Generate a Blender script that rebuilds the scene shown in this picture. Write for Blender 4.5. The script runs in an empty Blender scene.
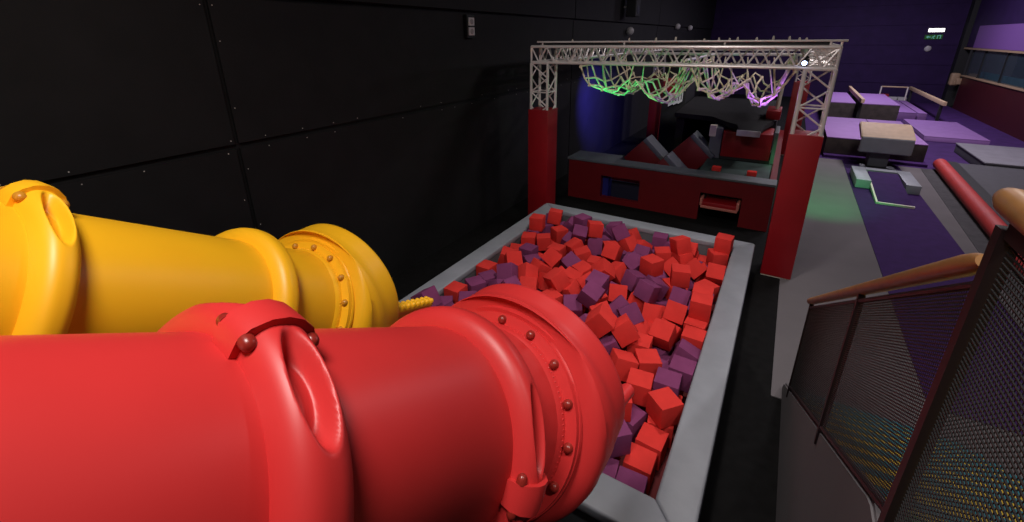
import bpy, bmesh, math, random
from math import sin, cos, pi, radians
from mathutils import Vector, Matrix, Quaternion, noise
random.seed(11)
S = bpy.context.scene
COL = S.collection

# ------------------------------------------------------------------ camera
cd = bpy.data.cameras.new('camera'); cam = bpy.data.objects.new('camera', cd); COL.objects.link(cam)
YAW, PIT, ROL = 0.552934, -0.347332, -0.009558
fw = Vector((-sin(YAW)*cos(PIT), cos(YAW)*cos(PIT), sin(PIT)))
rt = Vector((cos(YAW), sin(YAW), 0)); up = rt.cross(fw)
r2 = rt*cos(ROL) + up*sin(ROL); u2 = r2.cross(fw)
mw = Matrix((r2, u2, -fw)).transposed().to_4x4(); mw.translation = Vector((0, 0, 3.6))
cam.matrix_world = mw
cd.sensor_width = 36; cd.lens = 439.029/1024*36; cd.shift_y = (197.377-261)/1024; cd.clip_start = 0.05; cd.clip_end = 200
S.camera = cam
S.view_settings.view_transform = 'Standard'; S.view_settings.look = 'None'; S.view_settings.gamma = 1
S.view_settings.use_curve_mapping = False; S.view_settings.exposure = 0.0

# ------------------------------------------------------------------ world and lights
W = bpy.data.worlds.new('world'); S.world = W; W.use_nodes = True
W.node_tree.nodes['Background'].inputs[0].default_value = (0.55, 0.5, 0.65, 1)
W.node_tree.nodes['Background'].inputs[1].default_value = 0.02

def lamp(name, kind, loc, target, energy, color=(1, 1, 1), size=1.0, angle=60, blend=.6):
    l = bpy.data.lights.new(name, kind); l.energy = energy; l.color = color
    if kind == 'AREA': l.shape = 'DISK'; l.size = size
    if kind == 'SPOT': l.spot_size = radians(angle); l.spot_blend = blend; l.shadow_soft_size = size
    if kind == 'POINT': l.shadow_soft_size = size
    o = bpy.data.objects.new(name, l); COL.objects.link(o); o.location = loc
    o.rotation_euler = (Vector(target)-Vector(loc)).to_track_quat('-Z', 'Y').to_euler()
    return o
WARM = (1, .93, .88)
lamp('ceiling_light_tubes', 'AREA', (-1.0, -.2, 6.5), (-1.8, .9, 1.5), 95, WARM, 1.4).data.spread = radians(125)
lamp('ceiling_light_pit', 'SPOT', (-.9, 4.7, 6.9), (-1.2, 4.8, .5), 620, WARM, .2, 80, .9)
lamp('ceiling_light_hall', 'AREA', (2.4, 10.5, 6.7), (2.4, 10.5, 0), 150, (1, .93, .95), 1.2)
lamp('ceiling_light_gym', 'AREA', (3.5, 17, 6.7), (3.5, 19, 0), 400, (1, .92, 1), 1.5)
lamp('ceiling_light_back', 'AREA', (3.0, 26, 6.7), (3.5, 26, 0), 420, (.85, .8, 1), 1.5)
lamp('ceiling_light_gate', 'SPOT', (-1.6, 2.6, 5.4), (-1.7, 7.6, 3.0), 230, (1, .95, .95), .15, 62, .5)
lamp('stair_fill_spot', 'SPOT', (2.0, .9, 6.6), (1.2, 2.7, 1.2), 420, (1, .95, .9), .1, 62, .4)  # added fill spot to brighten steps and handrail, no known fitting
lamp('stage_spot_blue', 'SPOT', (-3.0, 10.9, 2.6), (-4.9, 12.8, 1.7), 1900, (.10, .08, 1), .1, 66, 1)
lamp('stage_spot_green', 'SPOT', (.75, 8.2, 3.3), (1.05, 12.2, 0), 1000, (.05, 1, .25), .05, 38, 1)
lamp('stage_spot_green_net', 'SPOT', (-3.2, 7.6, 1.9), (-2.5, 8.2, 2.8), 130, (.02, 1, .25), .05, 90, 1)
lamp('sign_fill_spot', 'SPOT', (-2.2, 10.9, 3.0), (-2.9, 14.3, 1.9), 90, (1, .97, .95), .05, 24, .6)  # narrow fill added so the white panel on the cabin shows up
lamp('stage_spot_purple', 'SPOT', (.1, 7.7, 2.6), (-.7, 8.4, 2.7), 70, (.35, .12, 1), .05, 100, 1)

# ------------------------------------------------------------------ materials
def mat(name, col, rough=.6, metal=0, spec=.5, noise_s=0, noise_a=0, bump=0, bump_s=60, emit=0, coat=0, alpha=1, col2=None):
    m = bpy.data.materials.new(name); m.use_nodes = True; nt = m.node_tree; b = nt.nodes['Principled BSDF']
    b.inputs['Base Color'].default_value = (*col, 1); b.inputs['Roughness'].default_value = rough
    b.inputs['Metallic'].default_value = metal; b.inputs['Specular IOR Level'].default_value = spec
    b.inputs['Coat Weight'].default_value = coat; b.inputs['Coat Roughness'].default_value = .25
    if emit: b.inputs['Emission Color'].default_value = (*col, 1); b.inputs['Emission Strength'].default_value = emit
    if alpha < 1: b.inputs['Alpha'].default_value = alpha
    tc = None
    if noise_s or bump:
        tc = nt.nodes.new('ShaderNodeTexCoord')
    if noise_s:
        n = nt.nodes.new('ShaderNodeTexNoise'); n.inputs['Scale'].default_value = noise_s; n.inputs['Detail'].default_value = 5
        nt.links.new(tc.outputs['Object'], n.inputs['Vector'])
        r = nt.nodes.new('ShaderNodeValToRGB')
        a = tuple(max(0, c*(1-noise_a)) for c in col); z = col2 or tuple(min(1, c*(1+noise_a)) for c in col)
        r.color_ramp.elements[0].position = .3; r.color_ramp.elements[1].position = .7
        r.color_ramp.elements[0].color = (*a, 1); r.color_ramp.elements[1].color = (*z, 1)
        nt.links.new(n.outputs['Fac'], r.inputs['Fac']); nt.links.new(r.outputs['Color'], b.inputs['Base Color'])
    if bump:
        n2 = nt.nodes.new('ShaderNodeTexNoise'); n2.inputs['Scale'].default_value = bump_s; n2.inputs['Detail'].default_value = 3
        nt.links.new(tc.outputs['Object'], n2.inputs['Vector'])
        bp = nt.nodes.new('ShaderNodeBump'); bp.inputs['Strength'].default_value = bump; bp.inputs['Distance'].default_value = .02
        nt.links.new(n2.outputs['Fac'], bp.inputs['Height']); nt.links.new(bp.outputs['Normal'], b.inputs['Normal'])
    return m
M = dict(
 black_wall=mat('black_wall', (.0078, .0072, .0082), .7, spec=.35, noise_s=3, noise_a=.25, bump=.06, bump_s=18),
 black=mat('black', (.006, .006, .007), .6),
 floor_black=mat('floor_black', (.004, .0038, .004), .9, spec=.15, noise_s=9, noise_a=.4),
 carpet=mat('carpet', (.135, .122, .130), .95, spec=.1, noise_s=1.5, noise_a=.06),
 carpet_dark=mat('carpet_dark', (.07, .066, .072), .95, spec=.1, noise_s=8, noise_a=.15),
 runway=mat('runway', (.036, .012, .08), .9, spec=.15, noise_s=6, noise_a=.12),
 gym_floor=mat('gym_floor', (.045, .014, .095), .85, spec=.2, noise_s=3, noise_a=.2),
 purple_wall=mat('purple_wall', (.022, .008, .052), .7, spec=.2, noise_s=2, noise_a=.15),
 lilac=mat('lilac', (.26, .125, .36), .7, noise_s=4, noise_a=.07),
 mat_side=mat('mat_side', (.05, .038, .035), .8, noise_s=5, noise_a=.35),
 purple_panel=mat('purple_panel', (.16, .065, .26), .7),
 red_tube=mat('red_tube', (.60, .030, .030), .42, spec=.45, noise_s=2.2, noise_a=.05),
 red_bolt=mat('red_bolt', (.26, .02, .014), .3),
 yellow_tube=mat('yellow_tube', (1.0, .50, .012), .42, spec=.45, noise_s=2.2, noise_a=.04),
 yellow_bolt=mat('yellow_bolt', (.55, .24, .02), .35),
 foam_red=mat('foam_red', (.66, .040, .034), .95, spec=.1, noise_s=7, noise_a=.07, bump=.25, bump_s=160),
 foam_purple=mat('foam_purple', (.20, .045, .128), .95, spec=.1, noise_s=7, noise_a=.1, bump=.25, bump_s=160),
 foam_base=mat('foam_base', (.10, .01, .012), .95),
 grey_vinyl=mat('grey_vinyl', (.24, .25, .285), .5, noise_s=4, noise_a=.08, bump=.10, bump_s=14),
 grey_pad=mat('grey_pad', (.10, .11, .12), .6, noise_s=4, noise_a=.12),
 navy=mat('navy', (.012, .012, .035), .6),
 red_vinyl=mat('red_vinyl', (.27, .004, .009), .45, noise_s=3, noise_a=.08, bump=.06, bump_s=12),
 red_dark=mat('red_dark', (.15, .002, .005), .5, noise_s=3, noise_a=.1),
 red_edge=mat('red_edge', (.5, .16, .13), .5),
 aluminium=mat('aluminium', (.85, .78, .74), .35, metal=.3),
 rope=mat('rope', (.85, .70, .50), .85, noise_s=40, noise_a=.2),
 wood=mat('wood', (.30, .145, .05), .4, noise_s=12, noise_a=.15, coat=.1),
 tan=mat('tan', (.30, .20, .12), .6, noise_s=6, noise_a=.12),
 beam_wood=mat('beam_wood', (.50, .35, .22), .6, noise_s=10, noise_a=.1),
 cream=mat('cream', (.62, .55, .45), .6),
 post=mat('post', (.012, .005, .006), .5),
 mesh=mat('mesh', (.006, .0055, .006), .6, metal=0),
 step_yellow=mat('step_yellow', (.42, .28, .015), .8, noise_s=9, noise_a=.12),
 step_teal=mat('step_teal', (.008, .13, .17), .8),
 step_green=mat('step_green', (.03, .16, .02), .8),
 white=mat('white', (.75, .75, .75), .5),
 white_grey=mat('white_grey', (.42, .40, .40), .5),
 lit_white=mat('lit_white', (1, .97, 1), .5, emit=3),
 lit_green=mat('lit_green', (.10, .32, .26), .5, emit=.5),
 lit_blue=mat('lit_blue', (.45, .55, 1), .5, emit=14),
 glass=mat('glass', (.05, .07, .09), .1, alpha=.35),
 teal=mat('teal', (.01, .12, .16), .7),
 grey_room=mat('grey_room', (.05, .045, .06), .8),
 slab=mat('slab', (.022, .021, .022), .85, spec=.2, noise_s=3, noise_a=.15),
 floor_green=mat('floor_green', (.035, .06, .055), .8, noise_s=3, noise_a=.4),
 blue_inner=mat('blue_inner', (.012, .012, .16), .6),
 magenta=mat('magenta', (.45, .02, .16), .6),
 red_wall=mat('red_wall', (.045, .0015, .003), .5, noise_s=2, noise_a=.1),
 red_roll=mat('red_roll', (.42, .022, .020), .6, noise_s=3, noise_a=.1),
 tramp=mat('tramp', (.055, .052, .062), .75, noise_s=5, noise_a=.1),
 grey_mat=mat('grey_mat', (.17, .16, .19), .7, noise_s=4, noise_a=.1),
)

# ------------------------------------------------------------------ helpers
def link(name, bm, material, parent=None, smooth=False, extra=(), sharp=35):
    me = bpy.data.meshes.new(name)
    bmesh.ops.recalc_face_normals(bm, faces=bm.faces[:])
    bm.to_mesh(me); bm.free()
    me.materials.append(material)
    for x in extra: me.materials.append(x)
    if smooth:
        for p in me.polygons: p.use_smooth = True
        me.set_sharp_from_angle(angle=radians(sharp))
    o = bpy.data.objects.new(name, me); COL.objects.link(o)
    if parent: o.parent = parent; o.matrix_parent_inverse = parent.matrix_world.inverted()
    return o
def empty(name, loc, label, cat, group=None):
    o = bpy.data.objects.new(name, None); COL.objects.link(o); o.location = loc
    o.matrix_world = Matrix.Translation(Vector(loc)); o.empty_display_size = .2
    return tag(o, label, cat, group)
def tag(o, label, cat, group=None):
    o['label'] = label; o['category'] = cat
    if group: o['group'] = group
    return o
def struct(name, bm, m, parent=None, **k):
    o = link(name, bm, m, parent, **k)
    if parent is None: o['kind'] = 'structure'
    return o
def plabel(o, t): o['label'] = t; return o
def B(*boxes, bev=0, seg=2, bm=None):
    """boxes: (x0,x1,y0,y1,z0,z1[,Matrix]) collected in one mesh"""
    bm = bm or bmesh.new()
    for b in boxes:
        x0, x1, y0, y1, z0, z1 = b[:6]
        vs = [bm.verts.new((x, y, z)) for x in (x0, x1) for y in (y0, y1) for z in (z0, z1)]
        if len(b) > 6:
            for v in vs: v.co = b[6] @ v.co
        f = [(0, 1, 3, 2), (4, 6, 7, 5), (0, 4, 5, 1), (2, 3, 7, 6), (0, 2, 6, 4), (1, 5, 7, 3)]
        fs = [bm.faces.new([vs[i] for i in q]) for q in f]
        if bev:
            es = list({e for q in fs for e in q.edges})
            bmesh.ops.bevel(bm, geom=es, offset=bev, segments=seg, profile=.6, affect='EDGES', clamp_overlap=True)
    return bm
def rod(bm, p, q, r, n=8, cap=True):
    p, q = Vector(p), Vector(q); d = (q-p).normalized()
    a = d.orthogonal().normalized(); b = d.cross(a)
    A = [bm.verts.new(p+(a*cos(2*pi*i/n)+b*sin(2*pi*i/n))*r) for i in range(n)]
    C = [bm.verts.new(q+(a*cos(2*pi*i/n)+b*sin(2*pi*i/n))*r) for i in range(n)]
    for i in range(n): bm.faces.new((A[i], A[(i+1) % n], C[(i+1) % n], C[i]))
    if cap: bm.faces.new(A[::-1]); bm.faces.new(C)
    return bm
def poly_rod(bm, pts, r, n=6, close=False):
    pts = [Vector(p) for p in pts]; rings = []
    k = len(pts); prev = None
    for i, p in enumerate(pts):
        if close: d = (pts[(i+1) % k]-pts[i-1])
        else: d = pts[min(i+1, k-1)]-pts[max(i-1, 0)]
        d.normalize()
        a = (prev - d*prev.dot(d)).normalized() if prev else d.orthogonal().normalized()
        prev = a; b = d.cross(a); rr = r(i/(k-1)) if callable(r) else r
        rings.append([bm.verts.new(p+(a*cos(2*pi*j/n)+b*sin(2*pi*j/n))*rr) for j in range(n)])
    for i in range(k if close else k-1):
        A, C = rings[i], rings[(i+1) % k]
        for j in range(n): bm.faces.new((A[j], A[(j+1) % n], C[(j+1) % n], C[j]))
    if not close: bm.faces.new(rings[0][::-1]); bm.faces.new(rings[-1])
    return bm
def prism(bm, pts, axis, a, b):
    """pts 2-D polygon; axis 0/1/2 = extrusion axis from a to b"""
    def P(u, v, w): return {0: (w, u, v), 1: (u, w, v), 2: (u, v, w)}[axis]
    A = [bm.verts.new(P(u, v, a)) for u, v in pts]; C = [bm.verts.new(P(u, v, b)) for u, v in pts]
    n = len(pts)
    for i in range(n): bm.faces.new((A[i], A[(i+1) % n], C[(i+1) % n], C[i]))
    bm.faces.new(A[::-1]); bm.faces.new(C)
    return bm
def dome(bm, c, d, r, h, n=10):
    """rounded bolt head: base at c, pointing along d"""
    c, d = Vector(c), Vector(d).normalized(); a = d.orthogonal().normalized(); b = d.cross(a)
    prof = [(1, 0), (1, .35), (.88, .68), (.6, .9), (.25, 1)]; rings = []
    for pr, ph in prof:
        rings.append([bm.verts.new(c+d*h*ph+(a*cos(2*pi*j/n)+b*sin(2*pi*j/n))*r*pr) for j in range(n)])
    for A, C in zip(rings, rings[1:]):
        for j in range(n): bm.faces.new((A[j], A[(j+1) % n], C[(j+1) % n], C[j]))
    bm.faces.new(rings[0][::-1]); bm.faces.new(rings[-1])
    return bm
# ------------------------------------------------------------------ setting
struct('floor', B((-4.9, 8, -3, 33, -.12, 0)), M['floor_black'])
struct('floor_carpet', B((.40, 7.4, 4.55, 16.35, .001, .012)), M['carpet'])
struct('floor_gym', B((.9, 7.4, 16.35, 33, .001, .014)), M['gym_floor'])
struct('ceiling', B((-5.2, 12, -3, 33.2, 7.2, 7.35)), M['black'])
XW = -4.9
bm = B((XW-.25, XW-.04, -3, 33, 0, 7.2))
ys = [-3, 2.38, 10.96, 19.2, 27.4, 33]; zs = [0, 2.545, 4.03, 7.2]
for i in range(5):
    for j in range(3):
        a, b = ys[i]+(.022 if i else 0), ys[i+1]-(.022 if i < 4 else 0)
        c, d = zs[j]+(.028 if j else 0), zs[j+1]-(.028 if j < 2 else 0)
        off = .05 if j == 2 else 0
        B((XW-.05, XW+off, a, b, c, d), bm=bm)
wl = struct('wall_left', bm, M['black_wall'])
bm = bmesh.new()                                   # screw heads along the panel joints
for y in [-.2+.42*k for k in range(30)]:
    for dz in (.06, -.06):
        if random.random() < .6: dome(bm, (XW, y+random.uniform(-.05, .05), 2.545+dz), (1, 0, 0), .006, .004, 6)
for z in [.3+.33*k for k in range(16)]:
    for dy in (-.055, .055):
        if random.random() < .6: dome(bm, (XW+(.05 if z > 4.06 else 0), 2.38+dy, z), (1, 0, 0), .006, .004, 6)
o = link('panel_screw', bm, M['aluminium'], wl); o['kind'] = 'stuff'
bm = bmesh.new()
for k in range(7):
    z0 = k*1.02; B((-5.2, 7.6, 33, 33.2, z0+.012, z0+1.008), bm=bm)
B((-5.2, 7.6, 33.03, 33.3, 0, 7.2), bm=bm)
struct('wall_back', bm, M['purple_wall'])
struct('trim_1', B((7.22, 7.62, 32.4, 33, 0, 7.2)), M['black'])
# right wall: red below, a tan cap, a window band and purple above
wr = struct('wall_right', B((7.4, 7.6, 7, 31.4, 0, 1.6)), M['red_wall'])
struct('wall_right_upper', B((7.42, 7.6, 7, 32.4, 2.98, 7.2)), M['purple_wall'])
struct('trim_2', B((7.34, 7.64, 7, 31.45, 1.6, 1.66), bev=.012), M['tan'])
struct('trim_3', B((7.34, 7.64, 7, 32.4, 2.88, 2.96), bev=.012), M['tan'])
w1 = struct('window_1', B(*[(7.45, 7.53, y-.04, y+.04, 1.66, 2.88) for y in (31.3, 29.5, 26.77, 24.1, 21.4, 18.7, 16, 13.3)]), M['black'])
plabel(link('window_pane', B((7.48, 7.49, 7, 31.4, 1.66, 2.88)), M['glass'], w1), 'dark glass panes of the viewing window')
struct('wall_viewing_room', B((9.3, 9.4, 7, 32, 0, 4)), M['grey_room'])
struct('trim_4', B((7.7, 7.78, 7, 30.2, 1.5, 1.92)), M['teal'])
tag(link('wall_panel', B((7.36, 7.42, 10, 31.1, 2.97, 3.97), bev=.01), M['purple_panel']), 'long light purple panel above the viewing window on the right wall', 'panel')
bm = B((7.0, 7.36, 31.42, 31.8, 1.12, 1.74), bev=.12, seg=4); B((7.22, 7.42, 31.35, 31.5, 1.2, 1.5), bev=.03, bm=bm)
tag(link('padded_post', bm, M['tan'], smooth=True), 'tan padded post top at the far end of the red wall', 'post')

# small wall fittings
def wall_box(name, y, z, w, h, d, label, cat):
    t = empty(name, (XW, y, z), label, cat)
    link('backbox', B((XW+.001, XW+d, y-w/2-.03, y+w/2+.03, z-h/2-.04, z+h/2+.04), bev=.01), M['black'], t)
    for s in (-1, 1):
        f = link('socket_face', B((XW+d, XW+d+.02, y-w/2, y+w/2, z+s*h*.26-h*.22, z+s*h*.26+h*.22), bev=.008), M['white'], t)
        bm = bmesh.new(); dome(bm, (XW+d+.02, y, z+s*h*.26), (1, 0, 0), w*.28, .012, 12); link('socket_disc', bm, M['white_grey'], f)
wall_box('wall_socket', 6.55, 3.80, .16, .30, .06, 'white double socket unit on a black box high on the black wall', 'socket')
for k, (y, z, lb) in enumerate(((22.3, 4.05, 'left white emergency spot lamp high on the far black wall'), (25.2, 4.03, 'right white emergency spot lamp high on the far black wall'), (15.3, 3.8, 'small grey lamp on the black wall above the rope nets'))):
    t = empty('wall_lamp', (XW, y, z), lb, 'lamp', 'lamps on the black wall')
    bm = bmesh.new(); dome(bm, (XW+.10, y, z), (1, -.7, -.3), .13, .12, 14); link('lamp_head', bm, M['white_grey'], t, smooth=True)
    bm = bmesh.new(); rod(bm, (XW, y, z), (XW+.12, y, z), .03); link('bracket', bm, M['black'], t)
t = empty('loudspeaker', (XW, 14.8, 4.3), 'black loudspeaker bracketed high on the black wall above the truss', 'speaker')
link('cabinet', B((XW+.18, XW+.5, 14.5, 14.95, 4.2, 4.75), bev=.03), M['black'], t)
bm = bmesh.new(); rod(bm, (XW, 14.7, 4.5), (XW+.14, 14.7, 4.5), .03); link('bracket', bm, M['aluminium'], t)
bm = bmesh.new(); dome(bm, (XW+.5, 14.72, 4.4), (1, 0, 0), .13, .02, 16); link('speaker_cone', bm, M['navy'], t)

# back wall signs
t = empty('emergency_light', (6.2, 33, 3.82), 'bright white emergency light bar on the purple back wall', 'light')
link('housing', B((5.83, 6.52, 32.93, 33, 3.70, 3.92), bev=.01), M['white_grey'], t)
link('lit_cover', B((5.86, 6.49, 32.90, 32.93, 3.73, 3.89), bev=.01), M['lit_white'], t)
t = empty('exit_sign', (6.2, 33, 3.48), 'small green fire exit sign below the emergency light', 'sign')
link('sign_plate', B((5.78, 6.50, 32.96, 33, 3.36, 3.58)), M['step_green'], t)
bm = bmesh.new()                                   # arrow, running figure, door
prism(bm, [(5.83, 3.47), (5.93, 3.54), (5.93, 3.49), (6.02, 3.49), (6.02, 3.45), (5.93, 3.45), (5.93, 3.40)], 1, 32.945, 32.96)
link('arrow', bm, M['lit_green'], t)
bm = bmesh.new()
for a, b in (((6.14, 3.50), (6.12, 3.44)), ((6.12, 3.44), (6.18, 3.39)), ((6.12, 3.44), (6.06, 3.40)), ((6.14, 3.50), (6.20, 3.48)), ((6.14, 3.50), (6.08, 3.49))): rod(bm, (a[0], 32.95, a[1]), (b[0], 32.95, b[1]), .014, 6)
dome(bm, (6.16, 32.96, 3.545), (0, -1, 0), .022, .012, 8); link('running_figure', bm, M['lit_green'], t)
link('door_symbol', B((6.28, 6.31, 32.945, 32.96, 3.38, 3.56), (6.40, 6.43, 32.945, 32.96, 3.38, 3.56), (6.31, 6.40, 32.945, 32.96, 3.53, 3.56)), M['lit_green'], t)
bm = bmesh.new(); dome(bm, (6.05, 33, 2.88), (0, -1, 0), .15, .09, 20)
tag(link('alarm_sounder', bm, M['white_grey'], smooth=True), 'round pale alarm sounder on the purple back wall', 'alarm')

# ------------------------------------------------------------------ foam pit
pit = empty('foam_pit', (-1.8, 4.6, 0), 'open foam pit with wide grey vinyl padded rim', 'foam pit')
X0, X1, Y0, Y1, ZR = -3.34, -.30, 2.34, 6.88, .60
O0, O1, P0, P1 = -3.62, -.02, 2.04, 7.15
for nm, pts in (('rim_pad', [(O0, P0), (X0, Y0), (X0, Y1), (O0, P1)]), ('rim_pad', [(O1, P0), (O1, P1), (X1, Y1), (X1, Y0)]),
                ('rim_pad', [(O0, P1), (X0, Y1), (X1, Y1), (O1, P1)]), ('rim_pad', [(O0, P0), (O1, P0), (X1, Y0), (X0, Y0)])):
    bm = bmesh.new(); prism(bm, pts, 2, .505, ZR)
    bmesh.ops.bevel(bm, geom=[e for e in bm.edges], offset=.022, segments=3, profile=.5, affect='EDGES')
    link(nm, bm, M['grey_vinyl'], pit, smooth=True)
for b in ((O0+.02, X0-.005, P0+.02, P1-.02), (X1+.005, O1-.02, P0+.02, P1-.02), (X0-.005, X1+.005, Y1+.005, P1-.02), (X0-.005, X1+.005, P0+.02, Y0-.005)):
    plabel(link('side_wall', B((b[0], b[1], b[2], b[3], .001, .508)), M['grey_pad'], pit), 'dark grey side wall')
for b in ((O0-.004, O0+.02, P0, P1), (O1-.02, O1+.004, P0, P1)):
    plabel(link('side_skirt', B((b[0], b[1], b[2], b[3], .001, .50)), M['navy'], pit), 'navy skirt under the rim')
link('pit_bottom', B((X0-.004, X1+.004, Y0-.004, Y1+.004, .005, .15)), M['foam_base'], pit)

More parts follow.
